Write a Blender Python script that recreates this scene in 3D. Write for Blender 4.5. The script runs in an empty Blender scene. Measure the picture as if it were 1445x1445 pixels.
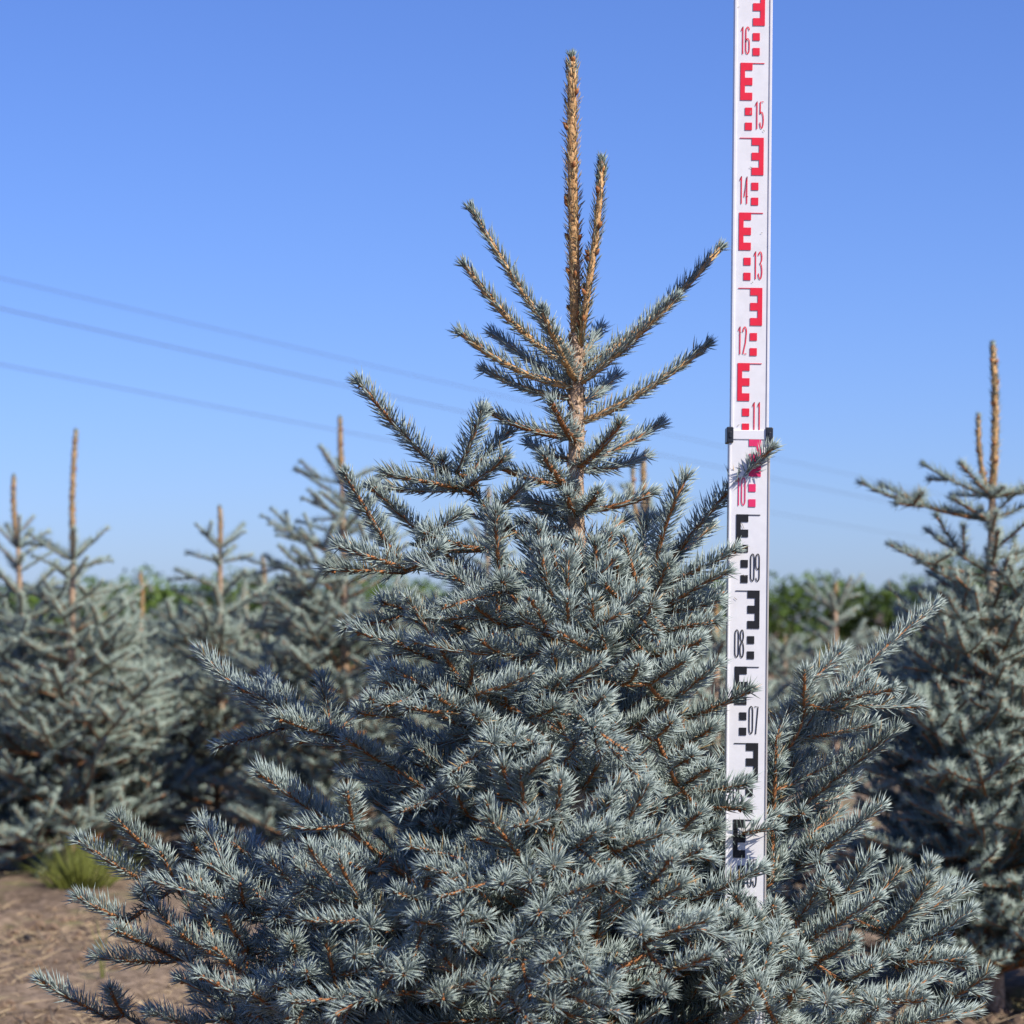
import bpy, math, random
import numpy as np
from mathutils import Vector

# ------------------------------------------------------------------ camera, sky, sun, exposure
SC = bpy.context.scene
COL = SC.collection
F = 3624.0            # focal length in photo pixels (photo 1445 x 1445)
CAMH = 0.87
PITCH = math.radians(2.5)

cam_d = bpy.data.cameras.new('camera')
cam = bpy.data.objects.new('camera', cam_d)
COL.objects.link(cam)
cam.location = (0, 0, CAMH)
cam.rotation_euler = (math.radians(90) + PITCH, 0, 0)
cam_d.sensor_width = 36.0
cam_d.sensor_height = 36.0
cam_d.lens = 36.0 * F / 1445.0
cam_d.clip_start = 0.05
cam_d.clip_end = 2000
cam_d.dof.use_dof = True
cam_d.dof.focus_distance = 3.3
cam_d.dof.aperture_fstop = cam_d.lens / 9.8
SC.camera = cam

SUN_AZ = math.radians(50)     # to the right of the direction behind the camera
SUN_EL = math.radians(44)
to_sun = Vector((math.sin(SUN_AZ) * math.cos(SUN_EL), -math.cos(SUN_AZ) * math.cos(SUN_EL), math.sin(SUN_EL)))

world = bpy.data.worlds.new('World')
SC.world = world
world.use_nodes = True
wn = world.node_tree.nodes
wl = world.node_tree.links
bg = wn['Background']
sky = wn.new('ShaderNodeTexSky')
sky.sky_type = 'NISHITA'
sky.sun_disc = False
sky.sun_elevation = SUN_EL
sky.sun_rotation = math.atan2(to_sun.x, to_sun.y)
sky.air_density = 1.0
sky.dust_density = 0.4
sky.ozone_density = 3.0
gain = wn.new('ShaderNodeMix')
gain.data_type = 'RGBA'
gain.blend_type = 'MULTIPLY'
gain.inputs['Factor'].default_value = 1.0
gain.inputs['B'].default_value = (0.54, 0.69, 1.19, 1)      # deep clear spring sky
wl.new(sky.outputs[0], gain.inputs['A'])
wl.new(gain.outputs['Result'], bg.inputs[0])
bg.inputs[1].default_value = 0.099

sun_d = bpy.data.lights.new('sun', 'SUN')
sun_d.energy = 5.0
sun_d.angle = math.radians(0.5)
sun_d.color = (1.0, 0.94, 0.85)
sun = bpy.data.objects.new('sun', sun_d)
COL.objects.link(sun)
sun.rotation_euler = to_sun.to_track_quat('Z', 'Y').to_euler()
sun.location = (6, -6, 8)

SC.view_settings.view_transform = 'Standard'
SC.view_settings.look = 'None'
SC.view_settings.gamma = 1.0
SC.view_settings.use_curve_mapping = False
SC.view_settings.exposure = 0.38

# ------------------------------------------------------------------ helpers
rng = np.random.default_rng(7)
random.seed(7)
CP, SP = math.cos(PITCH), math.sin(PITCH)


def P(px, py, Y):
    """photo pixel -> world point at distance Y (world y)"""
    u = (px - 722.5) / F
    v = -(py - 722.5) / F
    d = np.array([u, CP - v * SP, SP + v * CP])
    t = Y / d[1]
    return np.array([0, 0, CAMH]) + d * t


def ground_depth(py):
    v = -(py - 722.5) / F
    return -CAMH / (SP + v * CP) * (CP - v * SP)


def nrm(a):
    a = np.asarray(a, float)
    l = np.linalg.norm(a, axis=-1, keepdims=True)
    return a / np.maximum(l, 1e-9)


def new_mat(name):
    m = bpy.data.materials.new(name)
    m.use_nodes = True
    nt = m.node_tree
    return m, nt, nt.nodes['Principled BSDF']


def noise_ramp(nt, scale, c0, c1, lo=0.35, hi=0.65, detail=6, coord='Object', rough=0.6):
    tc = nt.nodes.new('ShaderNodeTexCoord')
    n = nt.nodes.new('ShaderNodeTexNoise')
    n.inputs['Scale'].default_value = scale
    n.inputs['Detail'].default_value = detail
    n.inputs['Roughness'].default_value = rough
    nt.links.new(tc.outputs[coord], n.inputs['Vector'])
    r = nt.nodes.new('ShaderNodeValToRGB')
    r.color_ramp.elements[0].position = lo
    r.color_ramp.elements[1].position = hi
    r.color_ramp.elements[0].color = (*c0, 1)
    r.color_ramp.elements[1].color = (*c1, 1)
    nt.links.new(n.outputs['Fac'], r.inputs['Fac'])
    return n, r


def wood_mat(name, c0, c1, scale=180, bump=0.6, dist=0.002, rough=0.75):
    m, nt, b = new_mat(name)
    n, r = noise_ramp(nt, scale, c0, c1)
    nt.links.new(r.outputs[0], b.inputs['Base Color'])
    b.inputs['Roughness'].default_value = rough
    b.inputs['Specular IOR Level'].default_value = 0.25
    bp = nt.nodes.new('ShaderNodeBump')
    bp.inputs['Strength'].default_value = bump
    bp.inputs['Distance'].default_value = dist
    nt.links.new(n.outputs['Fac'], bp.inputs['Height'])
    nt.links.new(bp.outputs[0], b.inputs['Normal'])
    return m


def needle_mat(name, c_blue, c_green, c_dry):
    m, nt, b = new_mat(name)
    at = nt.nodes.new('ShaderNodeAttribute')
    at.attribute_name = 'tint'
    r = nt.nodes.new('ShaderNodeValToRGB')
    e = r.color_ramp.elements
    e[0].position = 0.0
    e[0].color = (*c_blue, 1)
    e[1].position = 1.0
    e[1].color = (*c_dry, 1)
    k = e.new(0.6)
    k.color = (*c_green, 1)
    nt.links.new(at.outputs['Fac'], r.inputs['Fac'])
    nt.links.new(r.outputs[0], b.inputs['Base Color'])
    b.inputs['Roughness'].default_value = 0.38
    b.inputs['Specular IOR Level'].default_value = 0.5
    return m


def flat_mat(name, col, rough=0.5, spec=0.4, var=0.0, scale=30):
    m, nt, b = new_mat(name)
    if var:
        n, r = noise_ramp(nt, scale, tuple(c * (1 - var) for c in col), col, 0.3, 0.6)
        nt.links.new(r.outputs[0], b.inputs['Base Color'])
    else:
        b.inputs['Base Color'].default_value = (*col, 1)
    b.inputs['Roughness'].default_value = rough
    b.inputs['Specular IOR Level'].default_value = spec
    return m


M_TWIG = wood_mat('twig_bark', (0.19, 0.07, 0.025), (0.44, 0.19, 0.072), 260)
M_NEEDLE = needle_mat('spruce_needles', (0.325, 0.39, 0.36), (0.04, 0.06, 0.032), (0.44, 0.30, 0.135))
M_BUD = wood_mat('bud_scales', (0.22, 0.075, 0.025), (0.44, 0.185, 0.066), 500, 0.4)
M_BARK = wood_mat('trunk_bark', (0.22, 0.135, 0.08), (0.60, 0.42, 0.28), 130, 1.0, 0.006)
M_LEAD = wood_mat('leader_bark', (0.34, 0.17, 0.062), (0.70, 0.43, 0.20), 200, 0.8, 0.003)
TREE_MATS = [M_TWIG, M_NEEDLE, M_BUD, M_LEAD, M_BARK]
M_NEEDLE_GREEN = needle_mat('greener_spruce_needles', (0.235, 0.295, 0.25), (0.045, 0.065, 0.03), (0.40, 0.27, 0.12))


class Geo:
    def __init__(self):
        self.v, self.t, self.m, self.c, self.n = [], [], [], [], 0

    def add(self, v, t, mat=0, tint=0.0):
        v = np.asarray(v, np.float32)
        self.v.append(v)
        self.t.append(np.asarray(t, np.int32) + self.n)
        self.m.append(np.full(len(t), mat, np.int32))
        self.c.append(np.broadcast_to(np.asarray(tint, np.float32), (len(v),)).copy())
        self.n += len(v)

    def merge(self, o):
        if o.n == 0:
            return
        self.v += o.v
        self.t += [x + self.n for x in o.t]
        self.m += o.m
        self.c += o.c
        self.n += o.n

    def mesh(self, name, mats, smooth=True, offset=None):
        v = np.concatenate(self.v)
        if offset is not None:
            v = v - np.asarray(offset, np.float32)
        t = np.concatenate(self.t)
        me = bpy.data.meshes.new(name)
        me.vertices.add(len(v))
        me.vertices.foreach_set('co', v.ravel())
        me.loops.add(len(t) * 3)
        me.loops.foreach_set('vertex_index', t.ravel())
        me.polygons.add(len(t))
        me.polygons.foreach_set('loop_start', np.arange(0, len(t) * 3, 3, dtype=np.int32))
        me.polygons.foreach_set('loop_total', np.full(len(t), 3, np.int32))
        for mt in mats:
            me.materials.append(mt)
        me.polygons.foreach_set('material_index', np.concatenate(self.m))
        me.polygons.foreach_set('use_smooth', np.full(len(t), smooth, bool))
        a = me.attributes.new('tint', 'FLOAT', 'POINT')
        a.data.foreach_set('value', np.concatenate(self.c))
        me.update(calc_edges=True)
        return me


def link(name, data, parent=None, loc=None):
    o = bpy.data.objects.new(name, data)
    COL.objects.link(o)
    if parent is not None:
        o.parent = parent
    if loc is not None:
        o.location = tuple(float(x) for x in loc)
    return o


def tag(o, label=None, cat=None, group=None, kind=None):
    if label:
        o['label'] = label
    if cat:
        o['category'] = cat
    if group:
        o['group'] = group
    if kind:
        o['kind'] = kind
    return o


def tube(g, pts, rad, mat=0, sides=6, cap=True, jitter=0.0):
    pts = np.asarray(pts, float)
    k = len(pts)
    rad = np.broadcast_to(np.asarray(rad, float), (k,))
    tan = nrm(np.gradient(pts, axis=0))
    ref = np.array([0.31, 0.17, 0.93]) if abs(tan[0][2]) < 0.8 else np.array([0.93, 0.31, 0.17])
    s1 = nrm(np.cross(tan, ref))
    s2 = np.cross(tan, s1)
    a = np.arange(sides) * 2 * math.pi / sides
    rr = rad[:, None] * (1 + jitter * rng.standard_normal((k, sides)))
    v = pts[:, None, :] + rr[..., None] * (np.cos(a)[None, :, None] * s1[:, None, :] + np.sin(a)[None, :, None] * s2[:, None, :])
    v = v.reshape(-1, 3)
    t = []
    for i in range(k - 1):
        for j in range(sides):
            j2 = (j + 1) % sides
            p, q, r, s = i * sides + j, i * sides + j2, (i + 1) * sides + j2, (i + 1) * sides + j
            t += [(p, q, r), (p, r, s)]
    if cap:
        v = np.vstack([v, pts[:1], pts[-1:]])
        c0, c1 = k * sides, k * sides + 1
        for j in range(sides):
            j2 = (j + 1) % sides
            t += [(c0, j2, j), (c1, (k - 1) * sides + j, (k - 1) * sides + j2)]
    g.add(v, t, mat)


def add_needles(g, base, d, bend, length, width, tint, hi=True, mat=1):
    n = len(base)
    if n == 0:
        return
    d = nrm(d)
    ref = rng.standard_normal((n, 3))
    s1 = nrm(np.cross(d, ref))
    s2 = np.cross(d, s1)
    L = length[:, None]
    w = (width * 0.5)[:, None]
    ang = [0, 2.0944, 4.18879]
    if hi:
        rb = [base + w * 0.7 * (math.cos(a) * s1 + math.sin(a) * s2) for a in ang]
        mid = base + d * L * 0.55 + bend * L * 0.28
        rm = [mid + w * (math.cos(a) * s1 + math.sin(a) * s2) for a in ang]
        tip = base + d * L + bend * L
        v = np.stack(rb + rm + [tip], 1).reshape(-1, 3)
        tt = np.array([(0, 1, 4), (0, 4, 3), (1, 2, 5), (1, 5, 4), (2, 0, 3), (2, 3, 5), (3, 4, 6), (4, 5, 6), (5, 3, 6)])
        k = 7
    else:
        rb = [base + w * 1.15 * (math.cos(a) * s1 + math.sin(a) * s2) for a in ang]
        tip = base + d * L + bend * L * 0.8
        v = np.stack(rb + [tip], 1).reshape(-1, 3)
        tt = np.array([(0, 1, 3), (1, 2, 3), (2, 0, 3)])
        k = 4
    t = (tt[None] + (np.arange(n) * k)[:, None, None]).reshape(-1, 3)
    g.add(v, t, mat, np.repeat(tint, k))


def bud(g, pos, d, L=0.007, r=0.003, mat=2):
    d = nrm(d)
    s1 = nrm(np.cross(d, [0.3, 0.5, 0.81]))
    s2 = np.cross(d, s1)
    v = [pos - d * L * 0.2]
    for h, q in ((0.25, 1.0), (0.65, 0.75)):
        for a in np.arange(5) * 1.2566:
            v.append(pos + d * L * h + r * q * (math.cos(a) * s1 + math.sin(a) * s2))
    v.append(pos + d * L)
    t = []
    for j in range(5):
        j2 = (j + 1) % 5
        t += [(0, 1 + j2, 1 + j), (1 + j, 1 + j2, 6 + j2), (1 + j, 6 + j2, 6 + j), (6 + j, 6 + j2, 11)]
    g.add(np.array(v), t, mat)


def curve(a, b, bow, n=6):
    """points from a to b bulging by vector bow"""
    s = np.linspace(0, 1, n)[:, None]
    return np.asarray(a)[None] * (1 - s) + np.asarray(b)[None] * s + 4 * s * (1 - s) * np.asarray(bow)[None]


UP = np.array([0, 0, 1.0])


def needles_along(g, pts, dens, length=0.0215, width=0.0015, ang0=66, ang1=34, tint=(0.0, 0.25), hi=True,
                  s0=0.0, comb=0.5, tuft=True, jit=9, lowkeep=0.8, off=0.0):
    """clothe a polyline with needles; dens = needles per metre"""
    pts = np.asarray(pts, float)
    seg = np.linalg.norm(np.diff(pts, axis=0), axis=1)
    cum = np.concatenate([[0], np.cumsum(seg)])
    Lt = cum[-1]
    n = max(4, int(dens * Lt * (1 - s0)))
    s = (s0 + (1 - s0) * (np.arange(n) + rng.random(n)) / n)
    base = np.stack([np.interp(s * Lt, cum, pts[:, k]) for k in range(3)], 1)
    tg = nrm(np.gradient(pts, axis=0))
    tan = nrm(np.stack([np.interp(s * Lt, cum, tg[:, k]) for k in range(3)], 1))
    ref = np.where(np.abs(tan[:, 2:3]) > 0.9, np.array([[1.0, 0, 0]]), UP[None])
    side = nrm(np.cross(tan, ref))
    upv = np.cross(side, tan)
    phi = np.arange(n) * 2.39996 + rng.normal(0, 0.35, n)
    rad = np.cos(phi)[:, None] * side + np.sin(phi)[:, None] * upv
    base = base + rad * off
    a = np.radians(ang0 + (ang1 - ang0) * s ** 2 + rng.normal(0, jit, n))[:, None]
    d = tan * np.cos(a) + rad * np.sin(a)
    low = np.clip(-rad[:, 2:3], 0, 1)
    d = nrm(d + UP[None] * low * comb * 1.3 + UP[None] * 0.12 * comb)
    keep = rng.random(n) < (1 - (1 - lowkeep) * low[:, 0])
    ln = length * (1 + rng.normal(0, 0.13, n)) * (1 - 0.25 * s ** 6) * (0.78 + 0.22 * np.clip(s * 6, 0, 1))
    bend = tan * 0.09 + UP[None] * 0.08 * comb + rng.normal(0, 0.05, (n, 3))
    ti = np.clip(tint[0] + tint[1] * rng.random(n) ** 1.6, 0, 1)
    ti = np.where(rng.random(n) < .025, .8 + .2 * rng.random(n), ti)
    wd = width * (1 + rng.normal(0, 0.1, n))
    add_needles(g, base[keep], d[keep], bend[keep], ln[keep], wd[keep], ti[keep], hi)
    if tuft:   # needles crowding round the end bud
        m = 16
        e = pts[-1]
        tv = tg[-1]
        rf = np.array([1.0, 0, 0]) if abs(tv[2]) > 0.9 else UP
        sd = nrm(np.cross(tv, rf))
        uv = np.cross(sd, tv)
        ph = np.arange(m) * 2.39996
        aa = np.radians(np.linspace(12, 48, m) + rng.normal(0, 6, m))[:, None]
        dd = tv[None] * np.cos(aa) + (np.cos(ph)[:, None] * sd + np.sin(ph)[:, None] * uv) * np.sin(aa)
        add_needles(g, np.repeat(e[None] - tv[None] * 0.001, m, 0), dd, rng.normal(0, 0.05, (m, 3)), length * (0.72 + 0.2 * rng.random(m)),
                    np.full(m, width), np.clip(tint[0] + tint[1] * rng.random(m), 0, 1), hi)


def shoot(g, a, b, bow=None, r0=0.0021, r1=0.0015, dens=1350, hi=True, buds=True, wmat=0, **kw):
    a = np.asarray(a, float)
    b = np.asarray(b, float)
    L = np.linalg.norm(b - a)
    if bow is None:
        bow = np.array([rng.normal(0, 0.02), rng.normal(0, 0.02), -0.02 + rng.normal(0, 0.015)]) * L
    pts = curve(a, b, bow, 6)
    tube(g, pts, np.linspace(r0, r1, 6), wmat, 6 if hi else 4, jitter=0.08)
    needles_along(g, pts, dens, hi=hi, **kw)
    if buds:
        tv = nrm(pts[-1] - pts[-2])
        bud(g, pts[-1], tv, 0.008, 0.003)
        for k in range(2 + (rng.random() < 0.5)):
            q = nrm(tv * 0.8 + rng.normal(0, 0.55, 3))
            bud(g, pts[-1] - tv * 0.003, q, 0.0065, 0.0025)
        if L > 0.06:
            for k in range(int(L / 0.035)):
                s = rng.uniform(0.25, 0.85)
                i = min(int(s * 5), 4)
                p = pts[i] + (pts[i + 1] - pts[i]) * (s * 5 - i)
                bud(g, p + rng.normal(0, 0.001, 3), nrm(tv * 0.6 + UP * 0.35 + rng.normal(0, 0.5, 3)), 0.006, 0.0023)
    return pts


def grow(g, pos, d, length, order, hi, dens, width, step=0.095, nl=0.0205, minl=0.035):
    """a spruce spray: yearly segments with side shoots that fork in turn"""
    d = nrm(d)
    nseg = max(1, int(round(length / step)))
    sl = length / nseg
    p = np.asarray(pos, float)
    for i in range(nseg):
        age = nseg - 1 - i
        d = nrm(d + np.array([rng.normal(0, 0.06), rng.normal(0, 0.06), 0.05 + rng.normal(0, 0.05)]))
        e = p + d * sl
        fd = (1.0, 0.85, 0.6, 0.3, 0.12, 0.05)[min(age, 5)]
        shoot(g, p, e, r0=0.0025 + 0.0011 * age, r1=0.0021 + 0.0010 * age, dens=dens * fd, hi=hi, lowkeep=.5, buds=(age == 0),
              tuft=(age == 0), tint=(0.0 + 0.22 * min(age, 3), 0.24), width=width, length=nl - 0.0012 * min(age, 3))
        side = nrm(np.cross(d, UP))
        rem = length - (i + 1) * sl
        if order < 3:
            if rem > 0.02:
                for sgn in ((-1, 1, 0) if rng.random() < 0.45 else (-1, 1)):
                    ll = rem * rng.uniform(0.5, 0.72) + 0.03
                    if sgn == 0:
                        q = d * 0.75 + UP * rng.choice([0.65, -0.5])
                        ll *= 0.7
                    else:
                        q = d * rng.uniform(0.55, 0.8) + side * sgn * rng.uniform(0.6, 0.85) + UP * rng.normal(0.05, 0.2)
                    if ll > minl:
                        grow(g, e - d * 0.003, q, min(ll, 0.3), order + 1, hi, dens, width, step, nl, minl)
            if rng.random() < 0.4 and order < 2:
                q = d * 0.6 + side * rng.choice([-1, 1]) * 0.7 + UP * rng.normal(0.1, 0.35)
                grow(g, p + (e - p) * rng.uniform(0.35, 0.75), q, rng.uniform(0.06, 0.09), 3, hi, dens, width, step, nl, minl)
        p = e


def make_library(sizes, n, hi, dens, width, mats=None, **kw):
    lib = {}
    for L in sizes:
        lib[L] = []
        for k in range(n):
            g = Geo()
            grow(g, (0, 0, 0), (math.cos(0.12), 0, math.sin(0.12)), L, 0 if L > 0.12 else 2, hi, dens, width, **kw)
            lib[L].append(g.mesh('branch', mats or TREE_MATS))
    return lib


def pick(lib, L):
    k = min(lib.keys(), key=lambda q: abs(q - L))
    return random.choice(lib[k]), k


def place_branch(parent, lib, pos, yaw, pitch, L, roll=0.0):
    me, k = pick(lib, L)
    o = link('branch', me, parent, pos)
    o.rotation_mode = 'XYZ'
    o.rotation_euler = (roll, -pitch, yaw)
    s = min(max(L / k, 0.75), 1.25)
    o.scale = (s, s, s)
    return o


def leader_geo(g, pts, r0, r1, hi=True, dens=1100, length=0.0135, width=0.0014, tint=(0.5, 0.4), sidebuds=True):
    pts = np.asarray(pts, float)
    tube(g, pts, np.linspace(r0, r1, len(pts)), 3, 8 if hi else 6, jitter=0.05)
    needles_along(g, pts, dens, length=length, width=width, ang0=36, ang1=24, tint=tint, hi=hi, comb=0.0, tuft=False, jit=10, lowkeep=1, off=(r0 + r1) * .46)
    seg = np.linalg.norm(np.diff(pts, axis=0), axis=1)
    Lt = seg.sum()
    cum = np.concatenate([[0], np.cumsum(seg)])
    e = pts[-1]
    tv = nrm(pts[-1] - pts[-2])
    for k in range(5):
        bud(g, e - tv * 0.004 * k * 0.6, nrm(tv + rng.normal(0, 0.35, 3)), 0.011, 0.0045)
    # pale green crown of needles at the very end
    needles_along(g, np.array([e - tv * 0.026, e - tv * .01, e + tv * 0.006]), 2600, length=0.017, width=width * 1.2, ang0=34, ang1=20, tint=(0.2, 0.4), hi=hi, comb=0, tuft=True)
    if sidebuds:
        n = int(Lt / 0.048)
        for k in range(n):
            s = (k + 0.6) / (n + 0.4) * Lt
            p = np.array([np.interp(s, cum, pts[:, q]) for q in range(3)])
            rr = r0 + (r1 - r0) * s / Lt
            for j in range(random.choice([2, 3, 4])):
                a = random.uniform(0, 6.28)
                o = np.array([math.cos(a), math.sin(a), 0])
                bud(g, p + o * rr * 0.9 + UP * random.uniform(-.006, .006), nrm(o * .7 + UP), 0.011, 0.0034)


# ------------------------------------------------------------------ ground
def soil_material():
    m, nt, b = new_mat('dry_soil')
    n1, r1 = noise_ramp(nt, 1.6, (0.175, 0.13, 0.095), (0.36, 0.28, 0.205), 0.3, 0.7, 8)
    n2, r2 = noise_ramp(nt, 34, (0.40, 0.36, 0.32), (1.2, 1.15, 1.1), 0.36, 0.62, 8, rough=0.7)
    mx = nt.nodes.new('ShaderNodeMix')
    mx.data_type = 'RGBA'
    mx.blend_type = 'MULTIPLY'
    mx.inputs['Factor'].default_value = 1
    nt.links.new(r1.outputs[0], mx.inputs['A'])
    nt.links.new(r2.outputs[0], mx.inputs['B'])
    n3, r3 = noise_ramp(nt, 4.5, (0, 0, 0), (1, 1, 1), 0.55, 0.72, 5)
    mg = nt.nodes.new('ShaderNodeMix')
    mg.data_type = 'RGBA'
    nt.links.new(r3.outputs[0], mg.inputs['Factor'])
    nt.links.new(mx.outputs['Result'], mg.inputs['A'])
    mg.inputs['B'].default_value = (0.21, 0.20, 0.085, 1)
    nt.links.new(mg.outputs['Result'], b.inputs['Base Color'])
    b.inputs['Roughness'].default_value = 0.95
    b.inputs['Specular IOR Level'].default_value = 0.1
    bp = nt.nodes.new('ShaderNodeBump')
    bp.inputs['Strength'].default_value = 0.9
    bp.inputs['Distance'].default_value = 0.02
    nt.links.new(n2.outputs['Fac'], bp.inputs['Height'])
    nt.links.new(bp.outputs[0], b.inputs['Normal'])
    return m


M_SOIL = soil_material()


def build_ground():
    # one sheet: fine and uneven near the camera, coarse out to the horizon
    def axis(lo, hi, far):
        fine = np.arange(lo, hi + 1e-6, 0.06)
        out = np.array([0.5, 1.5, 4, 10, 25, 60, 150, far])
        return np.concatenate([lo - out[::-1], fine, hi + out])
    xs = axis(-4, 4, 900)
    ys = axis(0.5, 12, 1100)
    X, Y = np.meshgrid(xs, ys)
    Z = np.zeros_like(X)
    near = (np.abs(X) <= 4) & (Y > 0.5) & (Y <= 12)
    for k in range(26):
        fx, fy = rng.normal(0, 1, 2) * rng.choice([3, 7, 14, 26])
        Z += np.sin(X * fx + Y * fy + rng.uniform(0, 6.28)) * 0.05 / (1 + 0.35 * math.hypot(fx, fy))
    Z = np.where(near, np.clip(Z + rng.normal(0, 0.006, Z.shape), -0.025, 0.035), 0)
    g = Geo()
    r, c = X.shape
    idx = np.arange(r * c).reshape(r, c)
    a, b_, d, e = idx[:-1, :-1].ravel(), idx[:-1, 1:].ravel(), idx[1:, 1:].ravel(), idx[1:, :-1].ravel()
    g.add(np.stack([X.ravel(), Y.ravel(), Z.ravel()], 1), np.concatenate([np.stack([a, b_, d], 1), np.stack([a, d, e], 1)]))
    o = link('ground', g.mesh('ground', [M_SOIL]))
    tag(o, 'bare dry brown nursery soil with sparse dead grass', kind='structure')


build_ground()

M_STRAW = flat_mat('dead_grass', (0.45, 0.34, 0.215), 0.9, 0.1, 0.45, 12)
M_CLOD = flat_mat('soil_clod', (0.24, 0.165, 0.11), 0.95, 0.1, 0.5, 25)
M_WEED = flat_mat('weed_green', (0.165, 0.185, 0.033), 0.6, 0.3, 0.35, 12)


def build_litter():
    g = Geo()
    n = 22000
    x = rng.uniform(-3.2, 3.2, n)
    y = rng.uniform(4.2, 11.5, n)
    base = np.stack([x, y, np.full(n, 0.008)], 1)
    a = rng.uniform(0, 6.28, n)
    d = np.stack([np.cos(a), np.sin(a), rng.uniform(0.0, 0.5, n)], 1)
    add_needles(g, base, d, rng.normal(0, 0.12, (n, 3)), rng.uniform(0.02, 0.10, n), rng.uniform(0.0025, 0.007, n), np.zeros(n), False, 0)
    o = link('dead_grass_litter', g.mesh('dead_grass_litter', [M_STRAW]))
    tag(o, 'short dead grass and straw bits strewn over the soil', 'dead grass', kind='stuff')
    g = Geo()
    for k in range(3500):
        c = np.array([rng.uniform(-3, 3), rng.uniform(4.2, 11), 0.008])
        r = rng.uniform(0.006, 0.02) * (1 + (rng.random() < .08))
        v = np.array([(1, 0, 0), (-.5, .87, 0), (-.5, -.87, 0), (.5, .5, .7), (-.7, .1, .6), (.2, -.7, .65), (0, 0, .95)]) * r * rng.uniform(.7, 1.3, (7, 3)) + c
        g.add(v, [(0, 1, 3), (1, 4, 3), (1, 2, 4), (2, 5, 4), (2, 0, 5), (0, 3, 5), (3, 4, 6), (4, 5, 6), (5, 3, 6)])
    o = link('soil_clods', g.mesh('soil_clods', [M_CLOD], False))
    tag(o, 'small loose crumbs of dry soil on the ground', 'soil', kind='stuff')


build_litter()

# ------------------------------------------------------------------ leafy hedge and far scrub
def leaf_mass(centers, radii, n, size, g, mat=0, zmin=0.02):
    k = rng.integers(0, len(centers), n)
    u = nrm(rng.normal(0, 1, (n, 3))) * (rng.random(n) ** 0.33)[:, None]
    p = centers[k] + u * radii[k]
    p = p[p[:, 2] > zmin]
    n = len(p)
    a = nrm(rng.normal(0, 1, (n, 3)))
    b = nrm(np.cross(a, rng.normal(0, 1, (n, 3))))
    s = (size * rng.uniform(0.6, 1.3, n))[:, None]
    v = np.stack([p - a * s, p + b * s * 0.5, p + a * s, p - b * s * 0.5], 1).reshape(-1, 3)
    q = (np.arange(n) * 4)[:, None]
    t = np.concatenate([q + np.array([[0, 1, 2]]), q + np.array([[0, 2, 3]])])
    g.add(v, t, mat)


M_HEDGE = flat_mat('hedge_leaves', (0.10, 0.165, 0.026), 0.6, 0.3, 0.45, 0.9)
M_SCRUB = flat_mat('scrub_twigs', (0.27, 0.20, 0.16), 0.9, 0.1, 0.3, 0.2)


def build_hedge():
    x = np.arange(-15, 15, 0.42)
    c, r = [], []
    for xx in x:
        tall = 1.70 + 0.16 * math.sin(xx * 0.9) + 0.10 * math.sin(xx * 2.7 + 1) + rng.normal(0, 0.07)
        if xx < -3:
            tall *= 0.9
        for z in (0.3, 0.65, 0.95, 1.2, tall - 0.2):
            c.append((xx + rng.normal(0, .12), 44 + rng.normal(0, 0.35), z))
            r.append((rng.uniform(.3, .5), .6, rng.uniform(.25, .4)))
    g = Geo()
    leaf_mass(np.array(c), np.array(r), 60000, 0.065, g)
    root = link('hedge', None, None, (0, 44, 0))
    tag(root, 'low dense bright green leafy hedge along the far field edge', 'hedge')
    o = link('foliage', g.mesh('hedge_foliage', [M_HEDGE], False, (0, 44, 0)), root)
    o['kind'] = 'stuff'
    g = Geo()
    for xx in np.arange(-15, 15, 0.6):
        b = np.array([xx, rng.normal(0, .2), -0.01])
        tube(g, [b, b + [rng.normal(0, .05), 0, .5], b + [rng.normal(0, .1), 0, 1.0]], [.03, .022, .012], 0, 5)
    o = link('stems', g.mesh('hedge_stems', [M_BARK]), root)
    o['kind'] = 'stuff'


build_hedge()


def build_scrub():
    c, r = [], []
    for k in range(170):
        xx = rng.uniform(-45, 45)
        h = rng.uniform(1.6, 2.6) * (1.25 if -20 < xx < -12 else 0.9)
        c.append((xx, 130 + rng.normal(0, 3), h * .5))
        r.append((rng.uniform(.8, 1.8), 1.5, h * .55))
    g = Geo()
    leaf_mass(np.array(c), np.array(r), 16000, 0.16, g)
    o = link('far_scrub', g.mesh('far_scrub', [M_SCRUB], False))
    tag(o, 'distant band of brownish scrub on the horizon', 'scrub', kind='stuff')


build_scrub()

# ------------------------------------------------------------------ power lines
M_WIRE = flat_mat('wire_metal', (0.10, 0.105, 0.12), 0.5, 0.5)


def build_wires():
    spec = [((0, 385), (1310, 690), 'highest overhead power line crossing the sky'),
            ((0, 428), (1250, 704), 'middle overhead power line crossing the sky, the darkest of three'),
            ((0, 507), (1250, 748), 'lowest overhead power line crossing the sky')]
    for k, ((x0, y0), (x1, y1), lab) in enumerate(spec):
        d0 = 62.0
        z = P(x0, y0, d0)[2]
        # same height at the other end fixes its distance
        lo, hi = 60.0, 600.0
        for _ in range(60):
            m = (lo + hi) / 2
            if P(x1, y1, m)[2] < z:
                lo = m
            else:
                hi = m
        a, b = P(x0, y0, d0), P(x1, y1, lo)
        v = b - a
        a2, b2 = a - v * 0.22, b + v * 0.3
        pts = curve(a2, b2, (0, 0, -0.25), 30)
        g = Geo()
        tube(g, pts, [0.012, 0.016, 0.013][k], 0, 6)
        tag(link('power_line', g.mesh('power_line', [M_WIRE])), lab, 'power line', 'power lines')


build_wires()

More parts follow.
